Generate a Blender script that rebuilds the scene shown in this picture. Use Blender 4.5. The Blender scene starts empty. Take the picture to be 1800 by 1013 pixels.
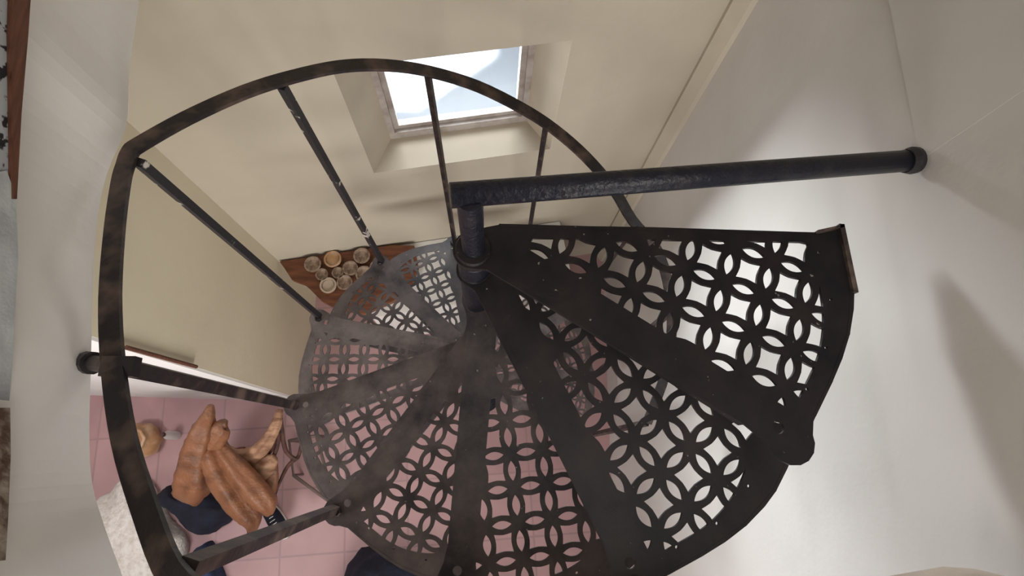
import bpy, bmesh, math, random
from mathutils import Vector, Matrix, noise
random.seed(4)
col = bpy.context.scene.collection
sc = bpy.context.scene
pi = math.pi

# ------------------------------------------------------------------ camera
FPX = 1000.0
CAM = Vector((0.03348, -0.38472, 1.05))
ROT = Matrix(((0.999188939, -0.0113401371, -0.0386376052),
              (0.0, 0.959525777, -0.281620815),
              (0.0402673968, 0.281392404, 0.958747543)))
cd = bpy.data.cameras.new('camera'); cd.sensor_width = 36; cd.lens = FPX / 1800 * 36
cd.clip_start = 0.02
cam = bpy.data.objects.new('camera', cd); col.objects.link(cam)
cam.matrix_world = Matrix.Translation(CAM) @ ROT.to_4x4()
sc.camera = cam

def ray(x, y):
    return ROT @ Vector((x - 900, -(y - 506.5), -FPX))
def at_z(x, y, z):
    d = ray(x, y); return CAM + d * ((z - CAM.z) / d.z)
def at_x(x, y, X):
    d = ray(x, y); return CAM + d * ((X - CAM.x) / d.x)

# ------------------------------------------------------------------ light
sc.view_settings.view_transform = 'Standard'
sc.view_settings.look = 'None'
sc.view_settings.gamma = 1
sc.view_settings.exposure = 0.08
w = bpy.data.worlds.new('sky'); sc.world = w; w.use_nodes = True
wn = w.node_tree; bg = wn.nodes['Background']
sky = wn.nodes.new('ShaderNodeTexSky'); sky.sky_type = 'HOSEK_WILKIE'
sky.turbidity = 4; sky.ground_albedo = .5
sky.sun_direction = Vector((-.35, -.3, .9)).normalized()
wn.links.new(sky.outputs[0], bg.inputs[0]); bg.inputs[1].default_value = 1.4
sd = bpy.data.lights.new('sun', 'SUN'); sd.energy = 9.0; sd.angle = math.radians(1.0); sd.color = (1, .96, .9)
sun = bpy.data.objects.new('sun', sd); col.objects.link(sun)
sun.rotation_euler = Vector((-.35, -.30, .9)).normalized().to_track_quat('Z', 'Y').to_euler()

def area(name, loc, target, sx, sy, power, color):
    l = bpy.data.lights.new(name, 'AREA'); l.shape = 'RECTANGLE'; l.size = sx; l.size_y = sy
    l.energy = power; l.color = color
    o = bpy.data.objects.new(name, l); col.objects.link(o); o.location = loc
    o.rotation_euler = (Vector(loc) - Vector(target)).to_track_quat('Z', 'Y').to_euler()
    return o
area('upstairs_light', (.25, -1.4, 1.75), (-.1, .3, -.2), 1.3, 1.3, 30, (1, .97, .92))
d_ = area('lower_wall_fill', (.1, -2.5, -.9), (-.9, .5, -1.5), 1.4, 1.0, 24, (1, .97, .93)); d_.data.spread = math.radians(110)  # unseen soft source added to lift the lower walls
wd = area('window_daylight', (-.15, 2.0, .3), (0, .3, -1.9), 1.0, .8, 14, (.97, .98, 1)); wd.data.spread = math.radians(80)
area('downstairs_fill', (-2.1, -1.1, -.06), (-1.6, -.9, -2.9), .6, .6, 26, (1, .93, .93))  # unseen fill added to brighten the lower floor
ws = area('window_sky', (-.45, 1.95, -1.0), (.5, -.1, -.25), .8, .7, 105, (1, .99, .97)); ws.data.spread = math.radians(120)

# ------------------------------------------------------------------ helpers
def mat(name, base, rough=.6, metal=0, spec=.5):
    m = bpy.data.materials.new(name); m.use_nodes = True
    b = m.node_tree.nodes['Principled BSDF']
    b.inputs['Base Color'].default_value = (*base, 1)
    b.inputs['Roughness'].default_value = rough
    b.inputs['Metallic'].default_value = metal
    b.inputs['Specular IOR Level'].default_value = spec
    return m
def noisy(name, c1, c2, scale=5, rough=.7, detail=6, lo=.4, hi=.6, bump=.0, bscale=60, metal=0, spec=.5, stretch=None):
    m = mat(name, c1, rough, metal, spec); nt = m.node_tree; N = nt.nodes; L = nt.links
    b = N['Principled BSDF']
    tc = N.new('ShaderNodeTexCoord'); mp = N.new('ShaderNodeMapping')
    L.new(tc.outputs['Object'], mp.inputs[0])
    if stretch: mp.inputs['Scale'].default_value = stretch
    n = N.new('ShaderNodeTexNoise'); n.inputs['Scale'].default_value = scale; n.inputs['Detail'].default_value = detail
    L.new(mp.outputs[0], n.inputs[0])
    r = N.new('ShaderNodeValToRGB'); r.color_ramp.elements[0].position = lo; r.color_ramp.elements[1].position = hi
    r.color_ramp.elements[0].color = (*c1, 1); r.color_ramp.elements[1].color = (*c2, 1)
    L.new(n.outputs[0], r.inputs[0]); L.new(r.outputs[0], b.inputs['Base Color'])
    if bump:
        n2 = N.new('ShaderNodeTexNoise'); n2.inputs['Scale'].default_value = bscale; n2.inputs['Detail'].default_value = 4
        L.new(mp.outputs[0], n2.inputs[0])
        bp = N.new('ShaderNodeBump'); bp.inputs['Strength'].default_value = bump; bp.inputs['Distance'].default_value = .01
        L.new(n2.outputs[0], bp.inputs['Height']); L.new(bp.outputs[0], b.inputs['Normal'])
    return m

def link(name, bm, m=None, parent=None, smooth=False):
    me = bpy.data.meshes.new(name)
    if isinstance(bm, bpy.types.Mesh): me = bm
    else:
        bmesh.ops.recalc_face_normals(bm, faces=bm.faces); bm.to_mesh(me); bm.free()
    o = bpy.data.objects.new(name, me); col.objects.link(o)
    if m: me.materials.clear(); me.materials.append(m)
    if parent: o.parent = parent
    if smooth:
        for p in me.polygons: p.use_smooth = True
    return o
def tag(o, label=None, cat=None, group=None, kind=None):
    for k, v in (('label', label), ('category', cat), ('group', group), ('kind', kind)):
        if v: o[k] = v
    return o
def empty(name, loc, label, cat, group=None):
    o = bpy.data.objects.new(name, None); col.objects.link(o); o.location = loc
    return tag(o, label, cat, group)
def prism(bm, pts, z0, z1):
    """outline in xy extruded between z0 and z1"""
    a = [bm.verts.new((p[0], p[1], z0)) for p in pts]; b = [bm.verts.new((p[0], p[1], z1)) for p in pts]
    n = len(pts)
    bm.faces.new(a[::-1]); bm.faces.new(b)
    for i in range(n): bm.faces.new((a[i], a[(i+1) % n], b[(i+1) % n], b[i]))
def slab(bm, pts, off):
    """3D polygon with thickness off (a vector)"""
    off = Vector(off)
    a = [bm.verts.new(p) for p in pts]; b = [bm.verts.new(Vector(p) + off) for p in pts]
    n = len(pts); bm.faces.new(a[::-1]); bm.faces.new(b)
    for i in range(n): bm.faces.new((a[i], a[(i+1) % n], b[(i+1) % n], b[i]))
def box(bm, a, b):
    prism(bm, [(a[0], a[1]), (b[0], a[1]), (b[0], b[1]), (a[0], b[1])], a[2], b[2])
def tube(bm, pts, rad, n=12, closed_ends=True, flat=None, wob=0, seed=0, up=None, ridge=0):
    """round (or flat=(w,h) rectangular) bar along 3D points"""
    pts = [Vector(p) for p in pts]; rings = []
    ref = Vector(up) if up else None
    prev = None
    for i, p in enumerate(pts):
        t = (pts[min(i+1, len(pts)-1)] - pts[max(i-1, 0)]).normalized()
        if ref: s = t.cross(ref).normalized()
        elif prev is None: s = t.orthogonal().normalized()
        else: s = (prev - t * prev.dot(t)).normalized()
        prev = s; q = s.cross(t).normalized()
        r = rad[i] if isinstance(rad, (list, tuple)) else rad
        ring = []
        if flat:
            for (u, v) in ((-1, -1), (1, -1), (1, 1), (-1, 1)):
                ring.append(bm.verts.new(p + s * u * flat[0] / 2 + q * v * flat[1] / 2))
        else:
            for k in range(n):
                a = 2 * pi * k / n; d = s * math.cos(a) + q * math.sin(a)
                rr = r * (1 + (ridge * (math.cos(2*a + seed) * .9 + .5 * math.cos(5*a + seed*2 + i*.06)) if ridge else 0))
                if wob: rr = rr * (1 + wob * noise.noise((p + d * r) * 5 + Vector((seed, 0, 0))) + wob*.5 * noise.noise((p + d * r) * 30))
                ring.append(bm.verts.new(p + d * rr))
        rings.append(ring)
    for A, B in zip(rings, rings[1:]):
        m = len(A)
        for k in range(m): bm.faces.new((A[k], A[(k+1) % m], B[(k+1) % m], B[k]))
    bm.faces.new(rings[0][::-1]); bm.faces.new(rings[-1])
def smooth_path(pts, sub=6):
    pts = [Vector(p) for p in pts]; out = []
    for i in range(len(pts) - 1):
        p0 = pts[max(i-1, 0)]; p1 = pts[i]; p2 = pts[i+1]; p3 = pts[min(i+2, len(pts)-1)]
        for j in range(sub):
            t = j / sub
            out.append(.5 * ((2*p1) + (-p0+p2)*t + (2*p0-5*p1+4*p2-p3)*t*t + (-p0+3*p1-3*p2+p3)*t**3))
    out.append(pts[-1]); return out
def lerp_list(v, sub):
    out = []
    for a, b in zip(v, v[1:]): out += [a + (b-a)*j/sub for j in range(sub)]
    return out + [v[-1]]
def cyl(bm, c, r, h, n=16, axis='Z'):
    c = Vector(c); d = {'Z': Vector((0, 0, 1)), 'X': Vector((1, 0, 0)), 'Y': Vector((0, 1, 0))}[axis]
    tube(bm, [c, c + d*h], r, n)
def lathe(bm, prof, c=(0, 0, 0), n=24, wob=None):
    c = Vector(c); rings = []
    for r, z in prof:
        rings.append([bm.verts.new(c + Vector((r*math.cos(2*pi*k/n)*(1+(wob(k) if wob else 0)), r*math.sin(2*pi*k/n)*(1+(wob(k) if wob else 0)), z))) for k in range(n)])
    for A, B in zip(rings, rings[1:]):
        for k in range(n): bm.faces.new((A[k], A[(k+1) % n], B[(k+1) % n], B[k]))
    bm.faces.new(rings[0][::-1]); bm.faces.new(rings[-1])

# ------------------------------------------------------------------ materials
M = {}
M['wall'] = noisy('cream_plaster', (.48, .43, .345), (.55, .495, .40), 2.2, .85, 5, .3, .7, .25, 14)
M['wall_tan'] = noisy('tan_plaster', (.55, .49, .365), (.62, .56, .42), 1.6, .85, 5, .3, .7, .2, 14)
M['wall_left'] = noisy('pale_grey_plaster', (.72, .69, .66), (.80, .77, .74), 1.8, .85, 5, .3, .7, .25, 12)
M['wall_grey'] = noisy('grey_white_plaster', (.61, .59, .57), (.69, .67, .65), 1.8, .85, 5, .3, .7, .25, 12)
M['wall_low'] = noisy('white_plaster', (.70, .69, .68), (.76, .75, .74), 3, .8, 4, .3, .7, .15, 20)
M['iron'] = noisy('painted_iron', (.006, .007, .016), (.035, .03, .035), 26, .42, 6, .52, .78, .35, 90)
M['rail'] = noisy('chipped_handrail_iron', (.012, .008, .009), (.10, .065, .05), 18, .45, 8, .48, .72, .12, 70)
M['post'] = noisy('chipped_baluster_iron', (.016, .014, .018), (.50, .46, .41), 22, .5, 9, .62, .66, .12, 80)
M['post2'] = noisy('worn_bracket_iron', (.03, .02, .018), (.16, .11, .09), 30, .6, 8, .45, .7, .4, 80)
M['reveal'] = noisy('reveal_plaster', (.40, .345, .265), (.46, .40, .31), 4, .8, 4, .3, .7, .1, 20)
M['frame'] = noisy('weathered_frame', (.42, .38, .35), (.26, .21, .18), 14, .6, 6, .4, .7, .2, 40)
M['brown_wood'] = noisy('dark_brown_wood', (.07, .022, .01), (.15, .055, .03), 12, .6, 6, .35, .7, .3, 40, stretch=(8, 1, 8))
M['shelf_wood'] = noisy('red_brown_live_edge', (.11, .036, .017), (.22, .08, .035), 7, .5, 6, .35, .7, .3, 30, stretch=(1, 5, 1))
M['drift'] = noisy('orange_driftwood', (.27, .115, .055), (.07, .028, .016), 3.5, .45, 9, .46, .80, .5, 22, stretch=(3, 3, 1.2))
M['drift_pale'] = noisy('pale_driftwood', (.46, .27, .16), (.2, .09, .05), 6, .6, 7, .4, .66, .5, 24, stretch=(1.5, 4, 2))
M['twig'] = noisy('dark_twig', (.045, .018, .014), (.14, .06, .04), 20, .7, 5, .4, .7, .3, 50)
M['navy'] = noisy('navy_cloth', (.004, .005, .014), (.012, .016, .038), 12, .85, 5, .4, .7, .5, 40)
M['denim'] = noisy('blue_denim', (.02, .035, .09), (.04, .06, .13), 30, .9, 5, .4, .7, .3, 120)
M['white'] = mat('white_rubber', (.75, .74, .72), .5)
M['knit'] = noisy('white_knit', (.80, .78, .74), (.60, .56, .50), 34, .95, 4, .4, .7, 1.0, 60)
M['dish_rim'] = mat('pale_glazed_rim', (.55, .45, .36), .4)
M['dish_brown'] = noisy('brown_speckled_glaze', (.20, .13, .09), (.40, .30, .23), 40, .45, 5, .4, .6)
M['rod'] = mat('dull_grey_metal', (.16, .12, .11), .5, .4)
M['tan'] = noisy('tan_ceramic', (.46, .25, .12), (.62, .42, .27), 12, .6, 5, .4, .6)
M['cloth'] = noisy('pale_crumpled_cloth', (.48, .50, .50), (.30, .31, .32), 9, .9, 6, .35, .65, .6, 26)
M['bronze'] = noisy('brown_woven', (.10, .06, .04), (.30, .25, .2), 40, .9, 5, .4, .6, .6, 60)
M['outside'] = mat('white_terrace', (.66, .73, .84), .9)
M['parquet'] = noisy('landing_wood', (.30, .24, .19), (.38, .31, .25), 8, .5, 5, .3, .7, .1, 40, stretch=(1, 8, 1))

# tread iron: near-black paint worn to brown-grey, dusty
def tread_mat():
    m = mat('worn_cast_iron', (.01, .01, .012), .5, 0, .35); nt = m.node_tree; N = nt.nodes; L = nt.links; b = N['Principled BSDF']
    tc = N.new('ShaderNodeTexCoord')
    oi = N.new('ShaderNodeObjectInfo'); ad = N.new('ShaderNodeVectorMath'); ad.operation = 'ADD'
    L.new(tc.outputs['Object'], ad.inputs[0]); L.new(oi.outputs['Location'], ad.inputs[1])
    n = N.new('ShaderNodeTexNoise'); n.inputs['Scale'].default_value = 7; n.inputs['Detail'].default_value = 9; n.inputs['Roughness'].default_value = .65
    L.new(ad.outputs[0], n.inputs[0])
    r = N.new('ShaderNodeValToRGB'); e = r.color_ramp.elements
    e[0].position = .36; e[0].color = (.003, .003, .006, 1); e[1].position = .82; e[1].color = (.035, .024, .022, 1)
    L.new(n.outputs[0], r.inputs[0])
    n2 = N.new('ShaderNodeTexNoise'); n2.inputs['Scale'].default_value = 70; n2.inputs['Detail'].default_value = 2
    L.new(ad.outputs[0], n2.inputs[0])
    r2 = N.new('ShaderNodeValToRGB'); r2.color_ramp.elements[0].position = .73; r2.color_ramp.elements[1].position = .77
    L.new(n2.outputs[0], r2.inputs[0])
    # per-tread mix: worn dusty paint, plus light and shade painted into the tone
    at = N.new('ShaderNodeAttribute'); at.attribute_type = 'OBJECT'; at.attribute_name = 'wear_and_shade'
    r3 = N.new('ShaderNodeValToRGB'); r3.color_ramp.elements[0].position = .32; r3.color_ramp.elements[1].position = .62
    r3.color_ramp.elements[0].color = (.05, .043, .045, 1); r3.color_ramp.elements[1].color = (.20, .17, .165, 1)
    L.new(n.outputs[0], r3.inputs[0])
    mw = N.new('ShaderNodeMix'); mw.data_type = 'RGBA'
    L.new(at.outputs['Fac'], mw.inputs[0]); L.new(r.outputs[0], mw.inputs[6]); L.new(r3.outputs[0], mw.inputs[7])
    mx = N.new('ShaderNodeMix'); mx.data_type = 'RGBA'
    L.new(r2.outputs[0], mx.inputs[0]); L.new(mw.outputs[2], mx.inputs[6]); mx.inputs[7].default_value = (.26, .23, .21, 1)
    L.new(mx.outputs[2], b.inputs['Base Color'])
    bp = N.new('ShaderNodeBump'); bp.inputs['Strength'].default_value = .4; bp.inputs['Distance'].default_value = .004
    L.new(n.outputs[0], bp.inputs['Height']); L.new(bp.outputs[0], b.inputs['Normal'])
    return m
M['tread'] = tread_mat()

def tile_mat():
    m = mat('pink_terracotta_tile', (.55, .3, .25), .45); nt = m.node_tree; N = nt.nodes; L = nt.links; b = N['Principled BSDF']
    tc = N.new('ShaderNodeTexCoord'); mp = N.new('ShaderNodeMapping'); mp.inputs['Rotation'].default_value = (0, 0, math.radians(-4))
    mp.inputs['Location'].default_value = (.13, .11, 0)
    L.new(tc.outputs['Object'], mp.inputs[0])
    br = N.new('ShaderNodeTexBrick'); br.offset = 0; br.squash = 1
    br.inputs['Color1'].default_value = (.53, .325, .335, 1); br.inputs['Color2'].default_value = (.59, .37, .375, 1)
    br.inputs['Mortar'].default_value = (.45, .29, .30, 1); br.inputs['Scale'].default_value = 1
    br.inputs['Mortar Size'].default_value = .006; br.inputs['Brick Width'].default_value = .4; br.inputs['Row Height'].default_value = .4
    L.new(mp.outputs[0], br.inputs[0])
    n = N.new('ShaderNodeTexNoise'); n.inputs['Scale'].default_value = 4; n.inputs['Detail'].default_value = 6; L.new(mp.outputs[0], n.inputs[0])
    mx = N.new('ShaderNodeMix'); mx.data_type = 'RGBA'; mx.blend_type = 'MULTIPLY'; mx.inputs[0].default_value = .35
    L.new(br.outputs[0], mx.inputs[6]); L.new(n.outputs[0], mx.inputs[7])
    L.new(mx.outputs[2], b.inputs['Base Color'])
    return m
M['tile'] = tile_mat()

def glass_mat():
    m = bpy.data.materials.new('window_glass'); m.use_nodes = True; nt = m.node_tree; N = nt.nodes; L = nt.links
    N.clear(); out = N.new('ShaderNodeOutputMaterial')
    t = N.new('ShaderNodeBsdfTransparent'); g = N.new('ShaderNodeBsdfGlossy'); g.inputs['Roughness'].default_value = .05
    t.inputs[0].default_value = (.93, .96, .98, 1)
    mx = N.new('ShaderNodeMixShader'); mx.inputs[0].default_value = .08
    L.new(t.outputs[0], mx.inputs[1]); L.new(g.outputs[0], mx.inputs[2]); L.new(mx.outputs[0], out.inputs[0])
    return m
M['glass'] = glass_mat()

# ------------------------------------------------------------------ the setting
FZ = -2.9; CZ = 2.0
A10 = math.radians(10)
P0 = Vector((-1.2, .70, 0)); U = Vector((math.cos(A10), math.sin(A10), 0)); NN = Vector((-math.sin(A10), math.cos(A10), 0))
def wp(s, z, t=0): return P0 + U*s + NN*t + Vector((0, 0, z))
def st(name, bm, m, kind='structure', **k):
    return tag(link(name, bm, m, **k), kind=kind)

bm = bmesh.new(); box(bm, (-3.6, -2.8, FZ-.12), (1.2, 1.6, FZ)); st('floor', bm, M['tile'])
# window wall: four pieces around the opening, joined
S0, S1, Z0, Z1, T = .72, 1.525, -1.27, -.555, .15
def wall_piece(bm, s0, s1, z0, z1, t=.22):
    slab(bm, [wp(s0, z0), wp(s1, z0), wp(s1, z1), wp(s0, z1)], NN*t)
bm = bmesh.new()
wall_piece(bm, -.02, S0, FZ, CZ); wall_piece(bm, S1, 2.35, FZ, CZ); wall_piece(bm, S0, S1, FZ, Z0); wall_piece(bm, S0, S1, Z1, CZ)
st('wall_north', bm, M['wall'])
# splayed reveal: a lining of four sloping boards of plaster
I0, I1, J0, J1 = .815, 1.443, -1.255, -.60
bm = bmesh.new()
def quad_slab(bm, a, b, c, d, off): slab(bm, [a, b, c, d], off)
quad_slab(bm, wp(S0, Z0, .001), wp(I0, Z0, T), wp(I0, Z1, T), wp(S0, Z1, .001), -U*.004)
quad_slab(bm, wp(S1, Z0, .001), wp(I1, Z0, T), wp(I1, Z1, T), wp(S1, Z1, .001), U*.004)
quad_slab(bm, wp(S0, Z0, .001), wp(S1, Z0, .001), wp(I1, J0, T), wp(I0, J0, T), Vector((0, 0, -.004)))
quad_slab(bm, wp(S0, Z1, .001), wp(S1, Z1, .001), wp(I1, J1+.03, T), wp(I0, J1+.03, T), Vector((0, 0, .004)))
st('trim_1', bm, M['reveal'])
# frame + glass
def frame_ring(bm, s0, s1, z0, z1, wdt, t0, t1):
    d = NN*(t1-t0)
    for (a, b, c, e) in ((s0, s0+wdt, z0, z1), (s1-wdt, s1, z0, z1), (s0+wdt, s1-wdt, z0, z0+wdt), (s0+wdt, s1-wdt, z1-wdt, z1)):
        slab(bm, [wp(a, c, t0), wp(b, c, t0), wp(b, e, t0), wp(a, e, t0)], d)
win = bpy.data.objects.new('window_1', None); col.objects.link(win); tag(win, kind='structure')
bm = bmesh.new(); frame_ring(bm, I0-.03, I1+.03, J0-.01, J1+.06, .055, T, T+.06); link('window_frame', bm, M['frame'], win)
bm = bmesh.new(); frame_ring(bm, I0+.02, I1-.02, J0+.04, J1+.01, .028, T+.02, T+.05); link('sash', bm, M['frame'], win)
bm = bmesh.new(); slab(bm, [wp(I0+.03, J0+.05, T+.034), wp(I1-.03, J0+.05, T+.034), wp(I1-.03, J1, T+.034), wp(I0+.03, J1, T+.034)], NN*.004)
link('pane', bm, M['glass'], win)
# right wall, with a rounded corner strip against the window wall
RW = [(.868, 1.10), (.862, .6), (.854, .1), (.852, -.4), (.856, -.9), (.87, -2.7)]
bm = bmesh.new()
back = [(1.12, y) for x, y in RW]
prism(bm, RW[:-1] + [(1.0, -2.85), (1.15, -2.85), (1.15, 1.10)], FZ, CZ); st('wall_east', bm, M['wall_grey'])
bm = bmesh.new()
q = wp(2.1, 0)
prism(bm, [(q.x-.055, q.y-.03), (q.x-.02, q.y-.075), (q.x+.02, q.y-.08), (q.x+.02, q.y+.05), (q.x-.05, q.y+.03)], FZ, CZ); st('trim_2', bm, M['wall'])
# lower left wall (tan) whose end turns into a white wall running away to the left
bm = bmesh.new(); prism(bm, [(-1.2, -.03), (-1.2, .72), (-1.35, .72), (-1.35, -.03)], FZ, 0.0); st('wall_west', bm, M['wall_tan'])
bm = bmesh.new(); prism(bm, [(-1.203, -.042), (-1.203, -.03), (-1.36, -.03), (-1.36, .05), (-3.5, .12), (-3.5, .02)], FZ, 0.0); st('wall_west_return', bm, M['wall_low'])
bm = bmesh.new()
tube(bm, [at_x(222, 611, -1.185), at_x(345, 645, -1.185)], .008, 8); st('trim_3', bm, M['brown_wood'])
# stairwell wall (upper storey, left): traced bottom edge, plus the slab behind it
pxl = [(228, 120), (222, 220), (190, 300), (172, 380), (163, 500), (160, 640), (157, 760), (162, 850), (185, 930), (215, 1013), (240, 1100)]
edge = [wp(.40, 0).xy] + [at_z(x, y, 0).xy for x, y in pxl]
edge[0] = Vector((-.765, .80)); edge.insert(1, Vector((-.745, .62)))
e3 = smooth_path([Vector((p[0], p[1], 0)) for p in edge], 4)
edge = [(p.x, p.y) for p in e3] + [(-.50, -.70)]
bm = bmesh.new(); prism(bm, edge + [(-.75, -.70), (-.90, -.2), (-.92, .80)], 0.0, CZ); 
st('wall_stairwell', bm, M['wall_left'])
bm = bmesh.new(); prism(bm, [(-.86, .90), (-.82, -.2), (-.70, -.69), (-.70, -2.8), (-3.7, -2.8), (-3.7, .90)], .001, .2)
st('ceiling_lower', bm, M['wall_low'])
bm = bmesh.new()
v = [bm.verts.new(p) for p in [(.8545, .157, .105), (.846, 1.0, .14), (.90, 1.0, .14), (.90, .157, .105), (.8545, .157, CZ), (.846, 1.0, CZ), (.90, 1.0, CZ), (.90, .157, CZ)]]
for f in ((0, 1, 2, 3), (4, 5, 6, 7), (0, 1, 5, 4), (1, 2, 6, 5), (2, 3, 7, 6), (3, 0, 4, 7)): bm.faces.new([v[k] for k in f])
st('trim_4', bm, M['wall_grey'])
# landing behind/under the photographer, wooden edge
lf = [(-.72, -.70), (.50, -.70), (.58, -.64), (.66, -.585), (.80, -.565), (1.02, -.58), (1.02, -2.7), (-.72, -2.7)]
bm = bmesh.new(); prism(bm, lf, .03, .20); st('floor_landing', bm, M['parquet'])
bm = bmesh.new(); box(bm, (-3.6, -2.92, FZ), (1.2, -2.8, CZ)); st('wall_south', bm, M['wall'])
bm = bmesh.new(); box(bm, (-3.72, -2.9, FZ), (-3.6, 1.6, .2)); st('wall_far_west', bm, M['wall_low'])
bm = bmesh.new(); box(bm, (-1.1, -2.92, .2), (-1.0, 1.0, CZ)); st('wall_upper_west', bm, M['wall'])
bm = bmesh.new(); box(bm, (-1.5, -3.0, CZ-.01), (1.4, 1.4, CZ+.12)); st('ceiling', bm, M['wall_low'])
# outside the window: a white flat roof
bm = bmesh.new(); slab(bm, [wp(-5, -2.0, .19), wp(7, -2.0, .19), wp(7, -2.0, 8), wp(-5, -2.0, 8)], (0, 0, -.2)); st('ground', bm, M['outside'])

# ------------------------------------------------------------------ spiral staircase
H = .22
stair = empty('spiral_staircase', (0, 0, FZ), 'black cast iron spiral staircase with pierced circle-pattern treads winding down around a central pole', 'staircase')
def P(o):     # parent without moving
    o.parent = stair; o.matrix_parent_inverse = Matrix.Translation((0, 0, -FZ)); return o

def pol(r, a): a = math.radians(a); return Vector((r*math.cos(a), r*math.sin(a)))
# outline in a local frame whose x axis points at the lug
def tread_outline():
    pts = []
    # front edge: hub -> lug (y ~ 0 line)
    for a in range(135, 300, 15): pts.append(pol(.040, a))
    pts.append(Vector((.045, -.02)))
    pts.append(Vector((.60, -.010))); pts.append(Vector((.64, -.016)))
    c = pol(.688, .8)
    for a in (-120, -95, -70, -45, -20, 5, 30, 50): pts.append(c + pol(.041, a))
    for a, r in ((5.2, .708), (8, .712), (12, .722), (16, .733), (20, .743), (24, .750), (27, .753), (31, .752), (34.5, .750), (37.2, .747)):
        pts.append(pol(r, a))
    # rear edge, parallel to the radial line at 32.6 deg, offset .054
    d = pol(1, 32.6); n = Vector((-d.y, d.x))
    pts.append(d*.69 + n*.047); pts.append(d*.36 + n*.053); pts.append(d*.05 + n*.053); pts.append(d*.01 + n*.044)
    return pts
def clip(poly, n, c):     # keep n.p >= c
    out = []
    for i in range(len(poly)):
        a, b = poly[i], poly[(i+1) % len(poly)]; da = n.dot(a)-c; db = n.dot(b)-c
        if da >= 0: out.append(a)
        if (da >= 0) != (db >= 0): out.append(a + (b-a)*(da/(da-db)))
    return out
def poly_area(p): return abs(sum(p[i].x*p[(i+1) % len(p)].y - p[(i+1) % len(p)].x*p[i].y for i in range(len(p))))/2
def tread_holes():
    holes = []; p = .080; ang = math.radians(11.9)
    e1 = Vector((math.cos(ang), math.sin(ang))); e2 = Vector((-e1.y, e1.x))
    o = Vector((.4395, -.0829)); ca, sa = math.cos(math.radians(32.6)), math.sin(math.radians(32.6))
    o = Vector((o.x*ca - o.y*sa, o.x*sa + o.y*ca))
    d = pol(1, 32.6); n = Vector((-d.y, d.x))
    planes = [(Vector((0, 1)), .060), (-n, -.026)]
    for a in range(0, 40, 3):     # outer margin
        u = pol(1, a); planes.append((-u, -(.692 - .026*(abs(20-a)/20)**2)))
    raw = []
    for i in range(-8, 8):
        for j in range(-8, 8):
            c = o + e1*p*i + e2*p*j
            # concave square
            sq = []; s = .0212; k = .0030
            cs = [Vector((s, -s)), Vector((s, s)), Vector((-s, s)), Vector((-s, -s))]
            for q0, q1 in zip(cs, cs[1:] + cs[:1]):
                for t in (0, .25, .5, .75):
                    m = q0.lerp(q1, t); bend = k*4*t*(1-t); m = m - m.normalized()*bend
                    sq.append(c + e1*m.x + e2*m.y)
            raw.append(sq)
            for (f, g) in ((e1, e2), (e2, e1)):    # lens between two squares
                cc = c + f*p/2; ln = []
                L_, W_ = .0238, .0096
                for q in range(16):
                    t = -1 + 2*q/15; ln.append(cc + g*L_*t + f*W_*(1-t*t))
                for q in range(1, 15):
                    t = 1 - 2*q/15; ln.append(cc + g*L_*t - f*W_*(1-t*t))
                raw.append(ln)
    for h in raw:
        a0 = poly_area(h)
        for nn, cc in planes:
            if len(h) < 3: break
            h = clip(h, nn, cc)
        if len(h) >= 3 and poly_area(h) > .00012: holes.append(h)
    holes.append([pol(.655, 1.6) + pol(.011, a) for a in range(0, 360, 30)])
    for rr, aa in ((.68, 9.5), (.70, 17), (.705, 25), (.69, 33)):
        holes.append([pol(rr, aa) + pol(.0035, a) for a in range(0, 360, 60)])
    return holes
def tread_mesh():
    cu = bpy.data.curves.new('tread_outline', 'CURVE'); cu.dimensions = '2D'; cu.fill_mode = 'BOTH'; cu.extrude = .004
    for poly in [tread_outline()] + tread_holes():
        s = cu.splines.new('POLY'); s.points.add(len(poly)-1); s.use_cyclic_u = True
        for i, v in enumerate(poly): s.points[i].co = (v.x, v.y, 0, 1)
    o = bpy.data.objects.new('tmp', cu); col.objects.link(o)
    dg = bpy.context.evaluated_depsgraph_get()
    me = bpy.data.meshes.new_from_object(o.evaluated_get(dg))
    bpy.data.objects.remove(o)
    bm = bmesh.new(); bm.from_mesh(me)
    # down-turned lips along both straight edges, stiffening under the rear edge
    d = pol(1, 32.6); n = Vector((-d.y, d.x))
    def lip(a, b, off, h0, h1):
        slab(bm, [(a.x, a.y, h0), (b.x, b.y, h0), (b.x, b.y, h1), (a.x, a.y, h1)], (off.x, off.y, 0))
    lip(Vector((.06, -.012)), Vector((.60, -.010)), Vector((0, .006)), -.026, .0045)
    lip(d*.05 + n*.055, d*.69 + n*.047, -n*.006, -.026, .0045)
    # outer rim lip
    prev = None
    for a, r in ((6, .709), (12, .722), (20, .743), (27, .753), (34.5, .750)):
        q = pol(r, a)
        if prev: lip(prev, q, -q.normalized()*.006, -.018, .0045)
        prev = q
    # hub collar
    lathe(bm, [(.022, -.03), (.034, -.03), (.036, -.026), (.036, .008), (.033, .012), (.022, .012)], n=28)
    bm.normal_update(); bm.to_mesh(me); bm.free()
    return me
tm = tread_mesh()
ZT = [0, -.12, -.38, -.66, -.89, -1.11, -1.33, -1.55, -1.77, -1.99, -2.21, -2.43]
ang = [-32.6, -64.0, -94.6, -126.4, -160.1, -191.5, -224.2, -257, -290, -323, -356, -388]
scl = [1.0, 1.0, .975, .955, .938, .918, .89, .90, .90, .90, .90, .90]
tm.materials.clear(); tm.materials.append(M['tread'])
bb = bmesh.new(); lathe(bb, [(.013, -.012), (.013, .010), (.009, .016)], n=6)
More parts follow.
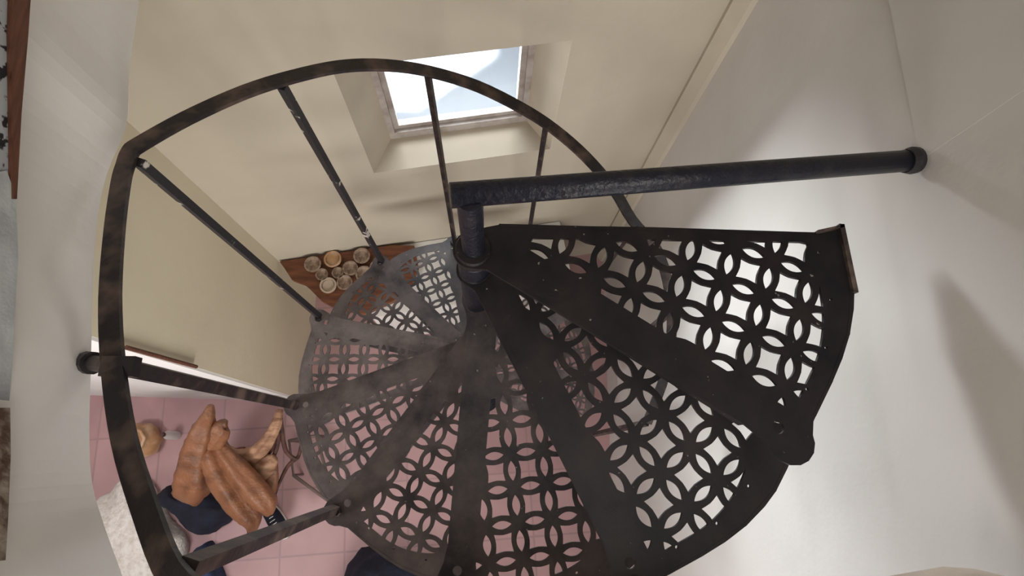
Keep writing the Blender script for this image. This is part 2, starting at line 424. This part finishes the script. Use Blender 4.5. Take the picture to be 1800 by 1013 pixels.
bolt_me = bpy.data.meshes.new('bolt'); bmesh.ops.recalc_face_normals(bb, faces=bb.faces); bb.to_mesh(bolt_me); bb.free(); bolt_me.materials.append(M['tread'])
treads = []
WEAR_AND_SHADE = [.0, .03, .45, .7, .8, 1.0, .5, .35, .9, .8, .8, .8]  # dust level with shade painted in: top treads darkened, window-side ones toned down
def bracket_mesh():
    bm = bmesh.new(); d = pol(1, 32.6); n = Vector((-d.y, d.x))
    def lip(a, b, off, h0, h1):
        slab(bm, [(a.x, a.y, h0), (b.x, b.y, h0), (b.x, b.y, h1), (a.x, a.y, h1)], (off.x, off.y, 0))
    a, b = pol(.756, 26.5), pol(.750, 37.4)
    lip(a, b, -a.normalized()*.010, -.022, .012)
    c = d*.69 + n*.049
    lip(b, c, -n*.006, -.02, .012)
    return bm
for k in range(12):
    t = bpy.data.objects.new('tread', tm); col.objects.link(t)
    t.location = (0, 0, ZT[k]); t.rotation_euler = (0, 0, math.radians(ang[k])); t.scale = (scl[k], scl[k], 1)
    P(t); treads.append(t); t['wear_and_shade'] = WEAR_AND_SHADE[k]
    if k == 0:
        cb = link('corner_bracket', bracket_mesh(), M['post2'], t)
    if k:
        for rr, aa in ((.69, 1.0),):
            b = bpy.data.objects.new('bolt', bolt_me); col.objects.link(b); q = pol(rr*1.0, aa); b.location = (q.x, q.y, .006); b.parent = t
def lugpt(k, z=None):
    a = math.radians(ang[k]); r = .69*scl[k]; return Vector((r*math.cos(a), r*math.sin(a), ZT[k] if z is None else z))
# pole
bm = bmesh.new(); lathe(bm, [(.034, FZ), (.034, -.04), (.0215, -.035), (.0215, .235)], n=28); P(link('centre_pole', bm, M['iron'], smooth=False))
# base flange
bm = bmesh.new(); lathe(bm, [(.11, FZ), (.11, FZ+.012), (.04, FZ+.02), (.035, FZ+.06)], n=28); P(link('base_flange', bm, M['iron']))
# tie bar to the right wall
bm = bmesh.new(); e0 = Vector((-.012, .006, .235)); e1 = at_x(1606, 282, .838)
tube(bm, [e0 - (e1-e0).normalized()*.018, e1], .0205, 20); tb = P(link('tie_bar', bm, M['iron'], smooth=True))
bm = bmesh.new(); dd = (e1-e0).normalized(); tube(bm, [e1 - dd*.02, e1 - dd*.006, e1 + dd*.004], [.0225, .026, .025], 20); P(link('wall_socket', bm, M['post']))
# handrail
rail_px = [((470, 1120), .45), ((395, 1080), .36), ((306, 1013), .285), ((256, 895), .21), ((218, 770), .16), ((199, 640), .12), ((194, 520), .085), ((202, 400), .045),
           ((213, 320), .015), ((221, 290), .005), ((229, 268), -.002), ((246, 254), -.007), ((330, 207), -.045), ((430, 162), -.09), ((515, 135), -.13), ((600, 117), -.18), ((680, 115), -.23), ((755, 126), -.30),
           ((840, 152), -.37), ((920, 192), -.43), ((975, 228), -.48), ((1030, 276), -.53), ((1078, 332), -.59), ((1112, 388), -.65)]
rp = [at_z(x, y, z) for (x, y), z in rail_px]
for th, r, z in ((24, .66, -.74), (8, .67, -.84), (-8, .67, -.95), (-24, .67, -1.06)):
    rp.append(Vector((r*math.cos(math.radians(th)), r*math.sin(math.radians(th)), z)))
rail_pts = smooth_path(rp, 4)
bm = bmesh.new(); tube(bm, rail_pts, 0, flat=(.034, .010), up=(0, 0, 1)); P(link('handrail', bm, M['rail']))
tops = {2: rp[0], 3: at_z(325, 1000, .28), 4: at_z(215, 645, .12), 5: at_z(243, 284, .0), 6: at_z(495, 150, -.13), 7: at_z(752, 131, -.305), 8: at_z(960, 219, -.47), 9: at_z(1118, 396, -.655), 10: rp[-3], 11: rp[-1]}
for k, tp in tops.items():
    w_ = {4: .026, 3: .022, 9: .014, 7: .016, 8: .016}.get(k, .019)
    bm = bmesh.new(); a = lugpt(k); a.z -= .02
    if k == 4: a = at_z(517, 712, -.88)
    n_ = 14; pts = [a.lerp(tp - Vector((0, 0, .004)), i/n_) for i in range(n_+1)]
    tube(bm, pts, 0, flat=(w_, w_), up=(.3, .9, .1)); P(link('baluster', bm, M['post'] if k in (5, 6) else M['rail']))
# wall bracket where the rail meets the stairwell wall
bm = bmesh.new(); a = tops[4] + Vector((0, 0, -.01)); b = at_z(158, 638, .025)
tube(bm, [a, b], .014, 12); tube(bm, [b - (b-a).normalized()*.012, b + (b-a).normalized()*.012], .02, 12); P(link('wall_bracket', bm, M['rail']))
bm = bmesh.new(); c = tops[4] + Vector((.0, 0, 0)); box(bm, (c.x-.03, c.y-.016, c.z-.012), (c.x+.022, c.y+.016, c.z+.008)); P(link('clamp', bm, M['rail']))

# ------------------------------------------------------------------ wall shelf with dishes
SZ = -2.12
sh_px = [(485, 455), (500, 472), (513, 492), (535, 500), (548, 512), (566, 530), (588, 541), (608, 546), (640, 552), (690, 530), (725, 500), (735, 470), (728, 432), (690, 431), (650, 428), (610, 440), (555, 445)]
pts = []
for (x, y) in sh_px:
    q = at_z(x, y, SZ); dn = (q - P0).dot(NN)
    if dn > -.012: q = q - NN*(dn+.012)
    du = (q - P0).dot(U)
    if du < .012: q = q + U*(.012-du)
    pts.append((q.x, q.y))
bm = bmesh.new(); prism(bm, pts, SZ-.04, SZ)
shelf = tag(link('wall_shelf', bm, M['shelf_wood']), 'reddish brown live-edge wooden corner shelf holding small round dishes beyond the spiral treads', 'shelf')
dish_px = [(577, 502, .047, 1), (606, 497, .045, 0), (550, 465, .048, 0), (585, 456, .050, 2), (566, 483, .036, 0), (616, 472, .044, 0), (594, 480, .034, 0), (640, 482, .048, 0), (636, 450, .048, 0), (663, 470, .042, 0)]
lab = ['small round dish with a bright white rim at the front of the brown shelf', 'pale brown round dish beside the white-rimmed dish on the shelf',
       'leftmost dull round dish on the brown corner shelf', 'tan round dish at the wall edge of the shelf',
       'small dark round dish behind the white-rimmed dish on the shelf', 'grey-brown round dish in the middle row of the shelf',
       'tiny round dish in the cluster on the brown shelf', 'tan round dish partly under the iron tread on the shelf',
       'brown round dish at the back of the shelf beside the baluster foot', 'brown round dish farthest right on the shelf, mostly under the treads']
for (x, y, r, c), l in zip(dish_px, lab):
    q = at_z(x, y, SZ+.02)
    d = empty('dish', (q.x, q.y, SZ), l, 'dish', 'round dishes on the corner shelf')
    bm = bmesh.new(); lathe(bm, [(r*.55, 0), (r*.8, .008), (r*.86, .022), (r*.74, .019), (r*.5, .012), (.002, .011)], n=22); link('bowl', bm, M['dish_brown'], d, True)
    bm = bmesh.new(); ro, ri = r, r*.80
    lathe(bm, [(ri, .017), (ro, .019), (ro, .027), (ri, .027), (ri, .0175)], n=22)
    link('rim', bm, M['dish_rim'] if c == 1 else (M['tan'] if c == 2 else M['dish_brown']), d)

# white cabinet below the window
cab = empty('cabinet', wp(1.0, FZ, -.2), 'low white cabinet standing against the wall below the window, seen through the spiral treads', 'cabinet')
def part_slab(name, s0, s1, z0, z1, t0, t1, m):
    bm = bmesh.new(); slab(bm, [wp(s0, z0, t0), wp(s1, z0, t0), wp(s1, z1, t0), wp(s0, z1, t0)], NN*(t1-t0))
    o = link(name, bm, m); o.parent = cab; o.matrix_parent_inverse = Matrix.Translation(-cab.location); return o
part_slab('body', .48, 1.66, FZ, -2.19, -.40, -.004, M['wall_low'])
part_slab('worktop', .46, 1.68, -2.19, -2.162, -.42, -.004, M['white'])
for a, b in ((.50, 1.06), (1.08, 1.64)): part_slab('door', a, b, FZ+.06, -2.21, -.416, -.401, M['white'])
# ------------------------------------------------------------------ driftwood sculpture and things on the lower floor
g = at_z(400, 850, FZ)
drift = empty('driftwood_sculpture', (g.x, g.y, FZ), 'orange-brown carved driftwood piece with thick twisted limbs on the pink tiled floor', 'sculpture')
def lobe(name, pl, rr, m, seed=0, wob=.28, sub=7, n=26):
    bm = bmesh.new(); pts = [at_z(x, y, z) for x, y, z in pl]
    pts = smooth_path(pts, sub); rad = lerp_list(rr, sub)
    tube(bm, pts, rad, n, wob=wob * .6, seed=seed, ridge=.17 if rr[0] > .019 or len(rr) > 5 else 0)
    o = link(name, bm, m, None, True); o.parent = drift; o.matrix_parent_inverse = Matrix.Translation(-drift.location); return o
lobe('trunk', [(347, 866, -2.62), (344, 850, -2.5), (345, 820, -2.42), (347, 790, -2.35), (356, 757, -2.28), (365, 732, -2.25), (371, 712, -2.23)], [.07, .105, .100, .092, .075, .040, .014], M['drift'], 1, .35)
lobe('limb', [(358, 800, -2.40), (372, 775, -2.33), (386, 757, -2.29), (394, 748, -2.28), (399, 748, -2.28)], [.06, .066, .050, .034, .012], M['drift'], 2, .3)
lobe('limb', [(366, 786, -2.34), (374, 806, -2.35), (392, 843, -2.4), (418, 882, -2.5), (440, 908, -2.58), (444, 926, -2.62), (439, 938, -2.65)], [.03, .060, .066, .066, .060, .036, .014], M['drift'], 3, .22)
lobe('limb', [(374, 772, -2.36), (392, 796, -2.36), (420, 830, -2.38), (448, 862, -2.42), (468, 886, -2.48), (474, 904, -2.52)], [.018, .040, .056, .062, .056, .022], M['drift'], 4, .22)
lobe('limb', [(376, 776, -2.5), (398, 802, -2.52), (432, 806, -2.5), (460, 788, -2.45), (478, 762, -2.42), (488, 738, -2.42), (492, 720, -2.42)], [.04, .052, .046, .040, .034, .026, .014], M['drift_pale'], 5, .4)
lobe('limb', [(430, 838, -2.6), (450, 828, -2.56), (470, 814, -2.53), (484, 804, -2.52)], [.05, .060, .05, .02], M['drift_pale'], 6, .35)
lobe('limb', [(456, 900, -2.66), (466, 868, -2.64), (474, 838, -2.6), (478, 812, -2.56)], [.03, .055, .05, .03], M['drift'], 7, .3)
lobe('root', [(352, 800, -2.44), (385, 800, -2.62), (410, 805, -2.80), (420, 806, -2.89)], [.06, .055, .05, .06], M['drift'], 12, .3)
lobe('branch', [(487, 745, -2.43), (488, 775, -2.5), (482, 800, -2.55), (472, 815, -2.6)], [.018, .016, .013, .009], M['twig'], 8)
lobe('branch', [(493, 735, -2.42), (497, 770, -2.5), (504, 795, -2.55), (522, 806, -2.6), (530, 780, -2.6)], [.014, .013, .012, .011, .008], M['twig'], 9)
lobe('branch', [(524, 804, -2.6), (506, 820, -2.62), (490, 852, -2.68), (480, 882, -2.75)], [.012, .011, .010, .008], M['twig'], 10)
lobe('branch', [(484, 768, -2.48), (478, 790, -2.52), (466, 806, -2.55)], [.014, .011, .007], M['twig'], 11)

def moved(o, root): o.parent = root; o.matrix_parent_inverse = Matrix.Translation(-root.location); return o
# thin grey stand
r0 = at_z(470, 800, FZ); stand = empty('metal_stand', (r0.x, r0.y, FZ), 'low stand of thin grey metal rods on the tiles beside the driftwood', 'stand')
zt = -2.72
cs = [at_z(x, y, zt) for x, y in ((508, 775), (556, 766), (590, 890), (516, 836))]
bm = bmesh.new(); tube(bm, [cs[0], cs[1]], .010, 8); tube(bm, [cs[1], cs[2]], .010, 8); tube(bm, [cs[2], cs[3]], .010, 8)
tube(bm, [cs[3], cs[0]], .007, 8); moved(link('rail_frame', bm, M['rod']), stand)
for c in cs:
    bm = bmesh.new(); tube(bm, [c, (c.x, c.y, FZ)], .009, 8); moved(link('leg', bm, M['rod']), stand)

def blanket(name, px, z0, z1, m, label, cat, seed=0, amp=.02, res=26, parent=None):
    """a soft heap whose outline follows px on height z0 and which swells to z1"""
    pts = [at_z(x, y, z0) for x, y in px]; c = sum(pts, Vector())/len(pts)
    ring = smooth_path(pts + [pts[0]], 4)[:-1]; n = len(ring); bm = bmesh.new(); rings = []
    steps = 9
    for s in range(steps):
        t = s/steps; rr = math.cos(t*pi/2)**.55; zz = z0 + (z1-z0)*math.sin(t*pi/2)
        R_ = []
        for p in ring:
            q = c + (p-c)*rr; q.z = zz
            v = noise.noise_vector(q*7 + Vector((seed, 0, 0)))*amp + noise.noise_vector(q*22)*amp*.4
            if s == 0: v.z = 0
            R_.append(bm.verts.new(q + v))
        rings.append(R_)
    for A, B in zip(rings, rings[1:]):
        for k in range(n): bm.faces.new((A[k], A[(k+1) % n], B[(k+1) % n], B[k]))
    top = bm.verts.new((c.x, c.y, z1)); 
    for k in range(n): bm.faces.new((rings[-1][k], rings[-1][(k+1) % n], top))
    bm.faces.new(rings[0][::-1])
    o = link(name, bm, m, parent, True)
    if label: tag(o, label, cat)
    return o
blanket('throw_blanket', [(215, 860), (232, 830), (262, 842), (280, 872), (300, 905), (322, 930), (332, 950), (326, 1000), (322, 1050), (270, 1110), (170, 1080), (170, 900)], FZ, -2.66, M['knit'], 'white knitted throw heaped on the floor at the bottom left, under the handrail', 'blanket', 3, .03)
blanket('jacket', [(288, 866), (304, 850), (322, 862), (352, 864), (392, 866), (434, 890), (408, 914), (384, 930), (355, 932), (333, 918), (308, 894)], FZ, -2.72, M['navy'], None, None, 5, .03)
jk = bpy.data.objects['jacket']; tag(jk, 'dark navy jacket bundled between the driftwood and the white throw', 'jacket')
blanket('trousers', [(356, 958), (374, 952), (386, 966), (390, 990), (405, 1040), (365, 1040), (350, 1000), (346, 965)], FZ, -2.74, M['denim'], 'dark blue denim trousers lying on the tiles below the navy jacket', 'trousers', 9, .02)
blanket('duffel_bag', [(598, 1040), (622, 985), (650, 962), (700, 968), (760, 985), (800, 1000), (800, 1060), (690, 1090), (610, 1080)], FZ, -2.66, M['navy'], 'navy soft bag on the pink floor below the bottom treads', 'bag', 12, .03)
# shoe with white sole
q = at_z(487, 912, FZ)
shoe = empty('sneaker', (q.x, q.y, FZ), 'dark blue canvas shoe with a white rubber sole on the pink tiles', 'shoe'); shoe.rotation_euler = (0, 0, math.radians(-55))
def shoe_ring(s, z, n=28):
    out = []
    for k in range(n):
        a = 2*pi*k/n; x = math.cos(a)*.135; wv = .048 + .012*math.cos(a); out.append((x*s, math.sin(a)*wv*s, z))
    return out
def loft(bm, rings):
    R_ = [[bm.verts.new(p) for p in r] for r in rings]
    for A, B in zip(R_, R_[1:]):
        for k in range(len(A)): bm.faces.new((A[k], A[(k+1) % len(A)], B[(k+1) % len(A)], B[k]))
    bm.faces.new(R_[0][::-1]); bm.faces.new(R_[-1])
bm = bmesh.new(); loft(bm, [shoe_ring(1.0, 0), shoe_ring(1.06, .01), shoe_ring(1.04, .028)]); link('sole', bm, M['white'], shoe)
bm = bmesh.new()
def up(s, z, tilt): return [(x - (.02*tilt), y, z + tilt*max(0, -x)*.35) for x, y, z in shoe_ring(s, z)]
loft(bm, [shoe_ring(.97, .028), up(.95, .05, .4), up(.82, .075, 1), up(.55, .092, 1)]); link('upper', bm, M['navy'], shoe, True)
bm = bmesh.new()
for i in range(4): tube(bm, [(.05 - i*.022, -.022, .088), (.05 - i*.022, 0, .098), (.05 - i*.022, .022, .088)], .003, 6)
link('laces', bm, M['white'], shoe)
# tan ornament and small white bottle
q = at_z(262, 776, FZ)
orn = tag(link('clay_pot', (lambda b: (lathe(b, [(.06, 0), (.10, .03), (.115, .09), (.09, .14), (.065, .16), (.075, .18), (.055, .18), (.045, .1)], n=26, wob=lambda k: .06*math.sin(k*1.7)), b)[1])(bmesh.new()), M['tan'], None, True), 'pale tan clay pot on the tiles beside the handrail, left of the driftwood', 'pot')
orn.location = (q.x, q.y, FZ)
q = at_z(312, 766, FZ)
bt = empty('bottle', (q.x, q.y, FZ), 'small white bottle with a dark cap standing left of the driftwood', 'bottle')
bm = bmesh.new(); lathe(bm, [(.026, 0), (.028, .02), (.028, .12), (.012, .15), (.011, .17)], n=20); link('body', bm, M['white'], bt, True)
bm = bmesh.new(); lathe(bm, [(.014, .165), (.014, .19), (.012, .192)], n=16); link('cap', bm, M['twig'], bt)

# ------------------------------------------------------------------ hangings on the stairwell wall at the left edge
def hang(name, px, X, th, m, **k):
    bm = bmesh.new(); slab(bm, [at_x(x, y, X) for x, y in px], (-th, 0, 0)); return link(name, bm, m, **k)
fr = empty('picture', (-.68, .5, .3), 'patterned black and white picture in a dark brown wooden frame at the left edge', 'picture')
o = hang('frame', [(24, -60), (58, -60), (50, 60), (38, 200), (30, 350), (24, 350), (22, 200), (20, 60)], -.665, .03, M['brown_wood']); moved(o, fr)
M['pattern'] = noisy('black_white_pattern', (.35, .37, .38), (.01, .01, .012), 45, .8, 3, .48, .52)
o = hang('artwork', [(-90, -60), (22, -60), (20, 60), (22, 200), (26, 310), (-90, 310)], -.672, .02, M['pattern']); moved(o, fr)
o = hang('cloth_hanging', [(-90, 318), (12, 300), (28, 345), (32, 450), (26, 560), (22, 640), (16, 712), (-90, 715)], -.668, .02, M['cloth']); tag(o, 'pale grey crumpled cloth hanging on the wall below the framed picture', 'wall hanging')
def X_at(y): return -.648 + (y - 715) / 285 * .068
bm = bmesh.new(); slab(bm, [at_x(x, y, X_at(y)) for x, y in ((-90, 724), (18, 717), (19, 800), (15, 900), (10, 985), (-90, 1000))], (-.02, 0, 0))
o = link('woven_hanging', bm, M['bronze']); tag(o, 'brown woven hanging at the lower left edge of the wall', 'wall hanging')
